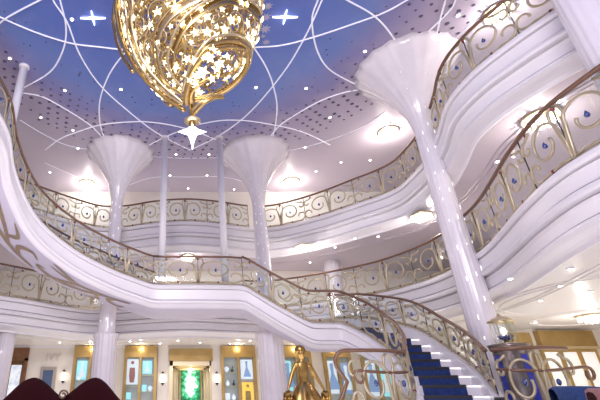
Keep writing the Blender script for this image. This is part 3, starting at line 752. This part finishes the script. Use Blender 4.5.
# ------------------------------------------------------------------ ground floor shops
YW = 18.0
def X18(px, py=372): return ony(px, py, YW).x
def cabinet(x0, x1, label, panes, y=YW, hz=2.42, top=2.86):
    t = thing('display_case', label, 'display case', ((x0 + x1) / 2, y - .12, 0))
    MB().box(x0, x1, y - .16, y, hz, top).build('header_panel', M_goldwall, t)
    f = MB(); f.box(x0, x0 + .12, y - .16, y, 0, hz); f.box(x1 - .12, x1, y - .16, y, 0, hz); f.box(x0 + .12, x1 - .12, y - .16, y, 0, .35)
    xm = (x0 + x1) / 2; f.box(xm - .05, xm + .05, y - .16, y, .35, hz); f.build('frame', M_goldwall, t)
    MB().box(x0 + .12, x1 - .12, y - .03, y - .005, .35, hz).build('back_panel', mat('case_back', (.62, .60, .58), .5, noise=(3, (.5, .48, .48))), t)
    MB().box(x0 + .12, x1 - .12, y - .15, y - .145, .35, hz).build('glass_pane', M_glass, t)
    MB().lathe([(.05, -.03), (.05, 0)], (xm, y - .3, top + .03), 12)
    s = point('case_light', (xm, y - .45, top - .1), 5, (1, .85, .55), .03)
    return t, xm
def shelf_items(t, xa, xb, y, zs):
    for z in zs:
        MB().box(xa, xb, y - .13, y - .03, z, z + .025).build('shelf', M_gold2, t)
def poster(x0, x1, z0, z1, y, label, bg, fig, dress=True):
    t = thing('poster', label, 'poster', ((x0 + x1) / 2, y - .08, z0))
    MB().box(x0, x1, y - .09, y - .075, z0, z1).build('backing', bg, t)
    xm = (x0 + x1) / 2; h = z1 - z0; m = MB(); yy = y - .1
    if dress:
        V = [(-.06, .80), (.06, .80), (.05, .60), (.26, .12), (-.22, .12), (-.05, .60)]
    else:
        V = [(-.12, .66), (.12, .66), (.14, .35), (.10, .08), (-.10, .08), (-.14, .35)]
    V = [(xm + a * h * .9, z0 + b_ * h) for a, b_ in V]; n = len(V)
    m.add([(x, yy, z) for x, z in V] + [(x, yy + .012, z) for x, z in V], [tuple(range(n)), tuple(range(n, 2 * n))[::-1]] + [(k, k + n, (k + 1) % n + n, (k + 1) % n) for k in range(n)])
    m.build('printed_shape', fig, t)
    MB().ball((xm, yy, z0 + h * .86), h * .07, sy=.15).build('printed_circle', fig, t)
M_pbg = mat('poster_white', (.80, .82, .90), .5, emit=(.8, .85, 1), es=.35)  # glow put into prints and shelf goods to brighten them
M_pbl = mat('poster_blue', (.25, .36, .62), .5, emit=(.25, .36, .7), es=.3)  # blue print with the same added glow
M_pred = mat('poster_red', (.55, .20, .18), .5)
M_cyan = mat('self_lit_cyan', (.35, .72, .80), .5, emit=(.35, .75, .85), es=.5)  # cyan prints and boxes, glow added to the colour
M_amber = mat('lit_amber_print', (.85, .42, .06), .5, emit=(1, .45, .06), es=.8)
def small_item(x, z, y, kind, label, m):
    if kind == 'jar': o = MB().lathe([(.05, 0), (.08, .05), (.07, .14), (.03, .18), (.035, .21)], (x, y, z), 12)
    elif kind == 'box': o = MB(); o.box(x - .09, x + .09, y - .03, y + .03, z, z + .24); o.box(x - .07, x + .07, y - .034, y - .03, z + .03, z + .21)
    elif kind == 'plate': o = MB().lathe([(.001, 0), (.05, .005)], (x, y, z), 12); o.ball((x, y, z + .11), .1, sy=.2)
    else: o = MB().ball((x, y, z + .06), .06); o.tube([(x, y, z + .1), (x + .02, y, z + .22)], .02, 6)
    tag(o.build({'jar': 'jar', 'box': 'gift_box', 'plate': 'display_plate', 'doll': 'bottle'}[kind], m, None, kind != 'box'), label, {'jar': 'jar', 'box': 'box', 'plate': 'plate', 'doll': 'bottle'}[kind])
# far left case, half behind the first column
t, xm = cabinet(X18(73), X18(107), 'gold-framed display case left of the first column', 2)
shelf_items(t, X18(73) + .12, xm - .05, YW, (1.55, .95)); shelf_items(t, xm + .05, X18(107) - .12, YW, (1.2,))
poster(X18(77), X18(87), 1.6, 2.3, YW, 'cyan printed poster in the far left display case', M_cyan, M_pbg)
small_item(X18(80), 1.575, YW - .08, 'jar', 'small pale jar on the left shelf of the far left case', M_pbg)
small_item(X18(94), 1.225, YW - .08, 'plate', 'white plate on the right shelf of the far left case', M_pbg)
t, xm = cabinet(X18(124), X18(157), 'gold display case with the red figure poster between column and doorway', 2)
shelf_items(t, xm + .05, X18(157) - .12, YW, (1.75, 1.15)); shelf_items(t, X18(124) + .12, xm - .05, YW, (1.35,))
poster(X18(126.5), X18(138.5), 1.42, 2.36, YW, 'white poster with a red shape in the case left of the doorway', M_pbg, M_pred, False)
poster(X18(142.5), X18(152), 1.8, 2.3, YW, 'small pale blue poster on the upper shelf left of the doorway', M_cyan, M_pbg)
small_item(X18(145), 1.175, YW - .08, 'box', 'pale gift box on the lower shelf left of the doorway', M_cyan)
small_item(X18(151), 1.175, YW - .08, 'plate', 'round white plate on the lower shelf left of the doorway', M_pbg)
small_item(X18(130), .9, YW - .08, 'box', 'light blue gift box under the red figure poster', M_cyan)
t, xm = cabinet(X18(221), X18(256), 'gold display case with amber panel right of the doorway', 2)
shelf_items(t, X18(221) + .12, xm - .05, YW, (1.85, 1.35, .85))
poster(X18(240.5), X18(252.5), 1.62, 2.34, YW, 'pale poster with a blue gown shape in the case right of the doorway', M_pbg, M_pbl)
poster(X18(241), X18(252), .6, 1.5, YW, 'glowing amber panel below the blue gown poster', M_amber, M_goldwall, False)
for px, z, k, lab in ((226.5, 1.875, 'plate', 'grey plate on the top shelf right of the doorway'), (232, 1.875, 'doll', 'bottle on the top shelf right of the doorway'), (227, 1.375, 'jar', 'pale jar on the middle shelf right of the doorway'),
                      (233, 1.375, 'doll', 'bottle on the middle shelf right of the doorway'), (226.5, .875, 'box', 'white gift box on the lowest shelf right of the doorway'), (232.5, .875, 'jar', 'jar on the lowest shelf right of the doorway')):
    small_item(X18(px), z, YW - .08, k, lab, M_pbg if k != 'doll' else M_dark)
t, xm = cabinet(X18(282), X18(312), 'gold display case behind the gold statue', 2)
poster(X18(284), X18(291), 1.2, 2.3, YW, 'cyan printed poster behind the gold statue', M_cyan, M_pbl)
poster(X18(296), X18(306), 1.4, 2.3, YW, 'pale poster in the case just right of the statue head', M_pbg, M_cyan)
t, xm = cabinet(X18(362), X18(392), 'display case seen beside the foot of the lower stair rail', 2)
poster(X18(365), X18(375), 1.0, 2.3, YW, 'pale poster seen through the left curled railing near the steps', M_pbg, M_pbl)
poster(X18(379), X18(389), 1.0, 2.3, YW, 'cyan poster seen through the left curled railing near the steps', M_cyan, M_pbg)
t, xm = cabinet(X18(324), X18(352), 'display case seen through the left curled railing', 2)
poster(X18(327), X18(336), 1.1, 2.3, YW, 'tall blue gown poster seen through the left curled railing', M_pbg, M_pbl)
poster(X18(341), X18(349), 1.1, 2.2, YW, 'second blue poster seen through the left curled railing', M_pbl, M_pbg)
# sconces
def sconce(x, y, z, label):
    t = thing('wall_sconce', label, 'wall lamp', (x, y - .06, z))
    MB().box(x - .05, x + .05, y - .04, y, z - .22, z + .22).build('back_plate', M_gold2, t)
    MB().lathe([(.02, -.19), (.065, -.15), (.07, 0), (.065, .15), (.03, .19)], (x, y - .09, z), 14).build('glass_shade', M_warm, t, True)
    MB().lathe([(.07, .15), (.045, .2), (.01, .25)], (x, y - .09, z), 12).build('top_cap', M_dark, t)
    MB().lathe([(.01, -.26), (.045, -.21), (.07, -.15)], (x, y - .09, z), 12).build('bottom_cap', M_dark, t)
sconce(X18(64.5), YW, 1.72, 'wall sconce between the dark picture and the far left case')
sconce(X18(163), YW, 1.65, 'wall sconce on the pilaster left of the central doorway')
sconce(X18(216.5), YW, 1.65, 'wall sconce on the pilaster right of the central doorway')
# central doorway: portal frames and green mural
t = thing('doorway_portal', 'stepped golden portal framing the green mural under the landing', 'doorway', ((XD0 + XD1) / 2, YW, 0))
MB().box(XD0 - .0, XD1, YW - .12, YW + .0, 2.30, 2.76).build('header_panel', M_goldwall, t)
for k, (ins, y, z) in enumerate(((.0, 18.0, 2.32), (.10, 18.9, 2.30), (.18, 19.8, 2.28))):
    f = MB(); a, b2 = XD0 + ins, XD1 - ins
    f.box(a, a + .13, y, y + .25, 0, z); f.box(b2 - .13, b2, y, y + .25, 0, z); f.box(a, b2, y, y + .25, z - .2, z + .04); f.build('frame', M_gold2, t)
    MB().box(a + .3, b2 - .3, y + .3, y + .5, z - .02, z).build('ceiling_light', M_warm, t)
def mural_mat():
    m = bpy.data.materials.new('green_garden_mural'); m.use_nodes = True; nt = m.node_tree; b = nt.nodes['Principled BSDF']; L = nt.links.new
    tc = nt.nodes.new('ShaderNodeTexCoord'); n = nt.nodes.new('ShaderNodeTexNoise'); n.inputs['Scale'].default_value = 5; n.inputs['Detail'].default_value = 6
    sp = nt.nodes.new('ShaderNodeSeparateXYZ'); L(tc.outputs['Generated'], sp.inputs[0]); L(tc.outputs['Object'], n.inputs['Vector'])
    # distance from the bright centre of the print
    sb = nt.nodes.new('ShaderNodeVectorMath'); sb.operation = 'DISTANCE'; sb.inputs[1].default_value = (.5, 0, .68); L(tc.outputs['Generated'], sb.inputs[0])
    ad = nt.nodes.new('ShaderNodeMath'); ad.operation = 'ADD'; L(sb.outputs['Value'], ad.inputs[0]); L(n.outputs['Fac'], ad.inputs[1])
    rp = nt.nodes.new('ShaderNodeValToRGB'); cr = rp.color_ramp
    cr.elements[0].position = .66; cr.elements[0].color = (.75, .9, .82, 1); cr.elements[1].position = 1; cr.elements[1].color = (.0, .08, .03, 1)
    e = cr.elements.new(.78); e.color = (.10, .42, .24, 1); e = cr.elements.new(.9); e.color = (.01, .20, .08, 1)
    L(ad.outputs[0], rp.inputs[0]); L(rp.outputs[0], b.inputs['Base Color']); L(rp.outputs[0], b.inputs['Emission Color']); b.inputs['Emission Strength'].default_value = 1.3
    return m
tm = thing('garden_mural', 'glowing green garden mural at the end of the central doorway', 'mural', (.21, 20.6, 0))
MB().box(XD0 + .42, XD1 - .42, 20.6, 20.66, .3, 2.2).build('mural_panel', mural_mat(), tm)
f = MB(); f.box(XD0 + .36, XD0 + .42, 20.55, 20.66, .24, 2.26); f.box(XD1 - .42, XD1 - .36, 20.55, 20.66, .24, 2.26); f.box(XD0 + .36, XD1 - .36, 20.55, 20.66, 2.2, 2.28); f.build('mural_frame', M_gold, tm)
struct(MB().box(XD0 - .15, XD0 - .05, 18.2, 20.9, 0, 2.7).build('wall_left', M_cream)); struct(MB().box(XD1 + .05, XD1 + .15, 18.2, 20.9, 0, 2.7).build('wall_right', M_cream))
struct(MB().box(XD0 - .15, XD1 + .15, 20.8, 20.9, 0, 2.7).build('wall_back', M_cream)); struct(MB().box(XD0 - .15, XD1 + .15, 18.2, 20.9, 2.7, 2.8).build('ceiling', M_warmceil))
point('passage_light', (.21, 19.4, 2.1), 14, (1, .88, .65), .05)
# pilasters either side of the doorway
for x, side in ((X18(163), 'left'), (X18(216.5), 'right')):
    struct(MB().box(x - .2, x + .2, YW - .05, YW, 0, Z3C).build('trim_%d' % (50 if side == 'left' else 51), M_cream))
# left wooden doorway
t = struct(thing('door_1', 'dark wooden doorway with a bronze header at the left edge', 'door', ((XL0 + XL1) / 2, YW, 0)))
del t['label']; del t['category']
f = MB(); f.box(XL0 - .12, XL0, YW - .1, YW + .1, 0, 2.4); f.box(XL1, XL1 + .12, YW - .1, YW + .1, 0, 2.4); f.box(XL0 - .12, XL1 + .12, YW - .1, YW + .1, 2.3, 2.8); f.build('door_frame', mat('walnut', (.26, .13, .06), .4, noise=(6, (.18, .08, .04))), t)
f = MB(); f.box(XL0, XL1, YW + .05, YW + .1, 0, 2.3); f.build('door_leaf', MATS['walnut'], t)
MB().box(XL0 + .12, XL1 - .12, YW + .03, YW + .05, .5, 2.15).build('door_glass', mat('bright_door_glass', (.8, .84, .9), .1, emit=(.8, .85, .95), es=.5, noise=(5, (.25, .28, .32))), t)
# dark picture and letters
t = thing('framed_picture', 'dark blue picture in a wide silver frame on the left back wall', 'picture', (X18(48.5), YW, 1.0))
xa, xb = X18(40.5), X18(56.5)
f = MB(); f.box(xa, xb, YW - .05, YW, 1.95, 2.07); f.box(xa, xb, YW - .05, YW, .7, .82); f.box(xa, xa + .12, YW - .05, YW, .82, 1.95); f.box(xb - .12, xb, YW - .05, YW, .82, 1.95); f.build('frame', mat('silver_frame', (.55, .50, .45), .3, .7), t)
MB().box(xa + .12, xb - .12, YW - .03, YW - .005, .82, 1.95).build('canvas', mat('dusk_blue_print', (.05, .10, .22), .4, noise=(2, (.10, .14, .24))), t)
tc_ = bpy.data.curves.new('wall_letters', 'FONT'); tc_.body = 'IVY'; tc_.size = .42; tc_.extrude = .015; tc_.align_x = 'CENTER'
tmp = bpy.data.objects.new('wall_letters', tc_); COL.objects.link(tmp); bpy.context.view_layer.update()
me_ = bpy.data.meshes.new_from_object(tmp.evaluated_get(bpy.context.evaluated_depsgraph_get())); bpy.data.objects.remove(tmp)
me_.name = 'wall_letters'; to = bpy.data.objects.new('wall_letters', me_); COL.objects.link(to); me_.materials.clear(); me_.materials.append(mat('grey_letters', (.66, .62, .57), .5))
to.location = (X18(51.5), YW - .02, 2.3); to.rotation_euler = (PI / 2, 0, 0)
tag(to, 'faint grey wall letters above the dark framed picture', 'sign')
# right-hand wall: gold headed doors and case
YR = 14.0
def XR(px, py=345): return ony(px, py, YR).x
x0, x1 = XR(537), XR(592)
t = thing('gold_door_set', 'wide gold-framed glazed doors under a gold header at the right', 'door', ((x0 + x1) / 2, YR, 0))
MB().box(x0, x1, YR - .2, YR, 2.36, 2.84).build('header_panel', M_goldwall, t)
MB().box(x0 - .04, x1 + .04, YR - .22, YR, 2.28, 2.36).build('header_ledge', M_gold2, t)
n = 3; wd = (x1 - x0) / n
for k in range(n):
    a = x0 + wd * k; f = MB(); f.box(a, a + .07, YR - .1, YR - .02, 0, 2.28); f.box(a + wd - .07, a + wd, YR - .1, YR - .02, 0, 2.28); f.box(a + .07, a + wd - .07, YR - .1, YR - .02, 2.2, 2.28); f.box(a + .07, a + wd - .07, YR - .1, YR - .02, 0, .2)
    lf = f.build('door_leaf', M_gold, t)
    MB().box(a + .07, a + wd - .07, YR - .07, YR - .05, .2, 2.2).build('frosted_pane', mat('lit_frosted_glass', (.85, .85, .85), .3, emit=(1, .95, .9), es=.35), lf)
    MB().tube([(a + wd - .1, YR - .16, .9), (a + wd - .1, YR - .16, 1.4)], .018, 6).build('pull_handle', M_gold2, lf)
x0, x1 = XR(512), XR(530)
t = thing('gold_niche', 'narrow gold-headed niche just right of the lantern', 'niche', ((x0 + x1) / 2, YR, 0))
MB().box(x0, x1, YR - .15, YR, 2.3, 2.78).build('header_panel', M_goldwall, t)
f = MB(); f.box(x0, x0 + .08, YR - .15, YR, 0, 2.3); f.box(x1 - .08, x1, YR - .15, YR, 0, 2.3); f.build('frame', M_gold2, t)
MB().box(x0 + .08, x1 - .08, YR - .1, YR, 0, 2.3).build('panel', mat('bronze_panel', (.30, .22, .16), .4, .4), t)
# oval recess mouldings in the warm ceiling (right)
for i, (cx, cy, rx, ry) in enumerate(((9.2, 9.2, 1.9, 2.4), (9.2, 9.2, 1.7, 2.2), (11.3, 12, 1.4, 1.2), (-9.5, 13, 1.5, 1.6))):
    struct(MB().tube([(cx + rx * math.cos(a), cy + ry * math.sin(a), Z3C) for a in [2 * PI * k / 48 for k in range(49)]], .03, 5).build('trim_%d' % (60 + i), M_warmceil, None, True))

# ------------------------------------------------------------------ lantern pillar
LX, LY = 6.25, 8.75
base = ony(508, 345, LY); LX = base.x
LZ = ony(503, 345, LY).z
t = thing('lantern_pillar', 'round bronze pillar with cobalt panels carrying a glass lantern, right of the stairs', 'lantern', (LX, LY, .4))
MB().lathe([(.42, .4), (.42, .5), (.34, .54), (.31, .6), (.30, LZ - .12), (.34, LZ - .06), (.36, LZ)], (LX, LY, 0), 32).build('pillar', M_pillar, t, True)
for a0 in (-85, 5, 95, 185):
    V = [[(LX + .315 * math.cos(R(a0 + d)), LY + .315 * math.sin(R(a0 + d)), z) for d in range(-13, 14, 4)] for z in (.65, LZ - .2)]
    MB().grid(V).build('cobalt_panel', M_cobalt, t, True)
z0 = LZ; lh = ony(503, 322, LY).z - LZ
MB().lathe([(.16, 0), (.19, .02), (.22, .5 * lh), (.20, lh), ], (LX, LY, z0), 24).build('glass_shade', M_glass, t, True)
MB().lathe([(.20, lh - .02), (.24, lh - .01), (.24, lh + .01), (.15, lh + .07), (.07, lh + .10), (.04, lh + .12), (.035, lh + .15), (.001, lh + .18)], (LX, LY, z0), 24).build('gold_cap', M_gold2, t, True)
MB().lathe([(.2, 0), (.2, .03), (.06, .05), (.04, .1)], (LX, LY, z0), 20).build('gold_foot', M_gold2, t, True)
for k in range(6):
    a = PI * k / 3 + .3; MB().tube([(LX + .175 * math.cos(a), LY + .175 * math.sin(a), z0), (LX + .215 * math.cos(a), LY + .215 * math.sin(a), z0 + .5 * lh), (LX + .20 * math.cos(a), LY + .20 * math.sin(a), z0 + lh)], .009, 5).build('glazing_bar', M_gold2, t)
fl = MB()
for k in range(9): a = 2 * PI * k / 9; fl.tube([(LX, LY, z0 + .08), (LX + .06 * math.cos(a), LY + .06 * math.sin(a), z0 + .14), (LX + .14 * math.cos(a), LY + .14 * math.sin(a), z0 + .17)], [.02, .05, .015], 6)
fl.build('blue_flower', M_blue, t, True)
MB().ball((LX, LY, z0 + .27), .05, sz=1.4).build('lamp_bulb', M_warm, t, True)

# ------------------------------------------------------------------ gold statue (plain draped figure)
SX, SY = ony(303, 372, 6.4).x, 6.4
ZT = ony(302, 341, 6.4).z
t = thing('gold_statue', 'gold statue of a standing gowned figure on a low plinth beside the curled railing', 'statue', (SX, SY, 0))
k = (ZT - .05) / 1.5
MB().lathe([(.42, 0), (.42, .03), (.38, .05)], (SX, SY, 0), 32).build('plinth', M_dark, t)
sk = MB(); rows = []
for i in range(15):
    q = i / 14; z = .05 + (1.0 - .05) * q * k
    r = .41 * (1 - q) ** .72 + .07
    rows.append([(SX + r * (1 + (.16 * (1 - q)) * math.cos(11 * a + 1.5 * q)) * math.cos(a) * 1.0, SY + r * .8 * (1 + .16 * (1 - q) * math.cos(11 * a + 1.5 * q)) * math.sin(a), z) for a in [2 * PI * j / 88 for j in range(89)]])
sk.grid(rows); sk.build('gown', M_bronze, t, True)
def skin_body(name, verts, edges, radii, m, parent, sub_=2):
    me = bpy.data.meshes.new(name); me.from_pydata(verts, edges, []); o = bpy.data.objects.new(name, me); COL.objects.link(o)
    o.modifiers.new('skin', 'SKIN'); me.skin_vertices.new() if not me.skin_vertices else None
    for i, r in enumerate(radii): me.skin_vertices[0].data[i].radius = (r, r * .85) if not isinstance(r, tuple) else r
    me.skin_vertices[0].data[0].use_root = True
    o.modifiers['skin'].use_smooth_shade = True
    s2 = o.modifiers.new('sub', 'SUBSURF'); s2.levels = sub_; s2.render_levels = sub_
    me.materials.append(m); o.parent = parent; L = wloc(parent); o.location = (-L[0], -L[1], -L[2]); return o
def sp(x, y, z): return (SX + x * k, SY + y * k, .05 + (z - .05) * k)
V = [sp(0, 0, .93), sp(0, 0, 1.03), sp(0, -.01, 1.15), sp(0, 0, 1.24), sp(0, -.01, 1.30), sp(-.005, -.02, 1.36), sp(-.005, -.02, 1.43),
     sp(.10, 0, 1.22), sp(.17, -.01, 1.08), sp(.235, -.05, .93), sp(.255, -.06, .88), sp(-.10, 0, 1.22), sp(-.17, -.01, 1.08), sp(-.235, -.05, .93), sp(-.255, -.06, .88)]
Eg = [(0, 1), (1, 2), (2, 3), (3, 4), (4, 5), (5, 6), (3, 7), (7, 8), (8, 9), (9, 10), (3, 11), (11, 12), (12, 13), (13, 14)]
rad = [(.09, .075), (.068, .058), (.088, .07), (.07, .055), (.032, .032), (.060, .066), (.055, .06), (.038, .038), (.030, .030), (.021, .02), (.022, .012), (.038, .038), (.030, .030), (.021, .02), (.022, .012)]
skin_body('body', V, Eg, [(a * k, b_ * k) for a, b_ in rad], M_bronze, t)
hr = MB(); hr.ball(sp(-.005, .012, 1.42), .078 * k, sy=1.05, sz=1.0, n=16, m=10); hr.build('hair', M_bronze, t, True)
nz = MB(); nz.ball(sp(-.005, -.088, 1.38), .012 * k, sz=1.6); nz.build('nose', M_bronze, t, True)
# hands: five bent fingers each, closed on the folds of the gown
for sg in (-1, 1):
    hd = MB(); hx, hy, hz = .262 * sg, -.065, .86
    for j in range(4):
        L = (.055, .065, .06, .048)[j]
        hd.tube([sp(hx + (j - 1.5) * .013, hy, hz + .02), sp(hx + (j - 1.5) * .014 + .004 * sg, hy - .02, hz - L * .4), sp(hx + (j - 1.5) * .014, hy - .008, hz - L * .85)], [.009 * k, .008 * k, .006 * k], 6)
    hd.tube([sp(hx - .025 * sg, hy, hz + .025), sp(hx - .04 * sg, hy - .015, hz), sp(hx - .032 * sg, hy - .022, hz - .02)], [.01 * k, .009 * k, .007 * k], 6)
    hd.build('hand', M_bronze, t, True)
    dr = MB(); rows = []
    for i in range(9):
        q = i / 8; z = .86 - .78 * q; wv = .05 + .13 * q
        rows.append([sp((.262 + .03 * q) * sg + (j / 10 - .5) * wv * 2, hy + .03 + .035 * math.sin(j * 1.6 + q * 2) * (.4 + q), z) for j in range(11)])
    dr.grid(rows); d = dr.build('drape', M_bronze, t, True); so_ = d.modifiers.new('thick', 'SOLIDIFY'); so_.thickness = .012

# ------------------------------------------------------------------ sofas and chairs
sofa = thing('tufted_sofa', 'dark maroon tufted sofa with a two-humped back at the lower left', 'sofa', (-1.05, 3.9, 0))
def hump(cxp, half_w, nm):
    rows = []
    for side in (0, 1):
        pass
    m = MB(); N = 24; front, back = [], []
    ztop = ony(cxp, 378, 4.0).z; xc = ony(cxp, 385, 4.0).x
    top = []
    for i in range(N + 1):
        u = -1 + 2 * i / N; top.append((xc + u * half_w, ztop - .16 * (1 - math.cos(u * PI)) / 2 - (.07 * max(0, -u) ** 1.5 if nm == 0 else .07 * max(0, u) ** 1.5)))
    rows = []
    for (yy, lift) in ((3.86, -.02), (3.84, -.3), (3.84, -1)): pass
    def row(y, zf): return [(x, y, zf(x, z)) for x, z in top]
    tuft = lambda x, z: .012 * math.cos(x * 60) * math.cos(z * 60)
    rows = [row(3.84, lambda x, z: .12), row(3.84, lambda x, z: z - .25), row(3.82, lambda x, z: z - .07), row(3.86, lambda x, z: z - .01), row(3.92, lambda x, z: z), row(3.99, lambda x, z: z - .01), row(4.03, lambda x, z: z - .07), row(4.03, lambda x, z: .12)]
    m.grid(rows); return m.build('back_cushion', M_maroon, sofa, True), xc, ztop
h1 = hump(36, .31, 0); h2 = hump(97, .31, 1)
MB().box(-1.75, -.35, 3.1, 3.84, .12, .42).build('seat', M_maroon, sofa)
for x in (-1.8, -.35): MB().box(x, x + .12, 3.1, 3.95, .12, .58).build('armrest', M_maroon, sofa)
for x in (-1.72, -.38):
    for y in (3.15, 3.9): MB().lathe([(.02, 0), (.03, .12)], (x + .05, y, 0), 10).build('leg', M_dark, sofa)
orn = MB(); orn.tube([(h1[1] + .3 + .04 * math.cos(a) * (1 - a / 12), 3.80, h1[2] - .14 + .04 * math.sin(a) * (1 - a / 12)) for a in [.5 * j for j in range(18)]], .008, 5); orn.build('carved_crest', M_rail, sofa, True)
def armchair(px, py, Y, m, label, wd=.6):
    p = ony(px, py, Y); x = p.x; zt = p.z
    t = thing('armchair', label, 'chair', (x, Y - .3, 0))
    rows = []
    for (dy, f) in ((-.06, 0), (-.07, .85), (-.04, .97), (.02, 1), (.07, .97), (.08, .85), (.08, 0)):
        rows.append([(x + wd / 2 * u, Y + dy - .12 * (1 - abs(u)) * 0 - .22 * u * u, .3 + (zt - .3) * f - .05 * f * u ** 4) for u in [-1 + i / 6 for i in range(13)]])
    MB().grid(rows).build('backrest', m, t, True)
    MB().lathe([(wd * .48, .3), (wd * .5, .36), (wd * .48, .45), (wd * .3, .47)], (x, Y - .32, 0), 24).build('seat', m, t, True)
    for sx in (-1, 1):
        for sy in (-1, 1): MB().tube([(x + sx * wd * .36, Y - .32 + sy * .2, 0), (x + sx * wd * .32, Y - .32 + sy * .18, .32)], [.015, .022], 8).build('leg', M_dark, t)
armchair(570, 386, 7.4, M_sofa, 'navy blue armchair back in front of the gold doors', 1.0)
armchair(597, 388, 6.2, M_pink, 'rose pink armchair at the lower right corner', .62)
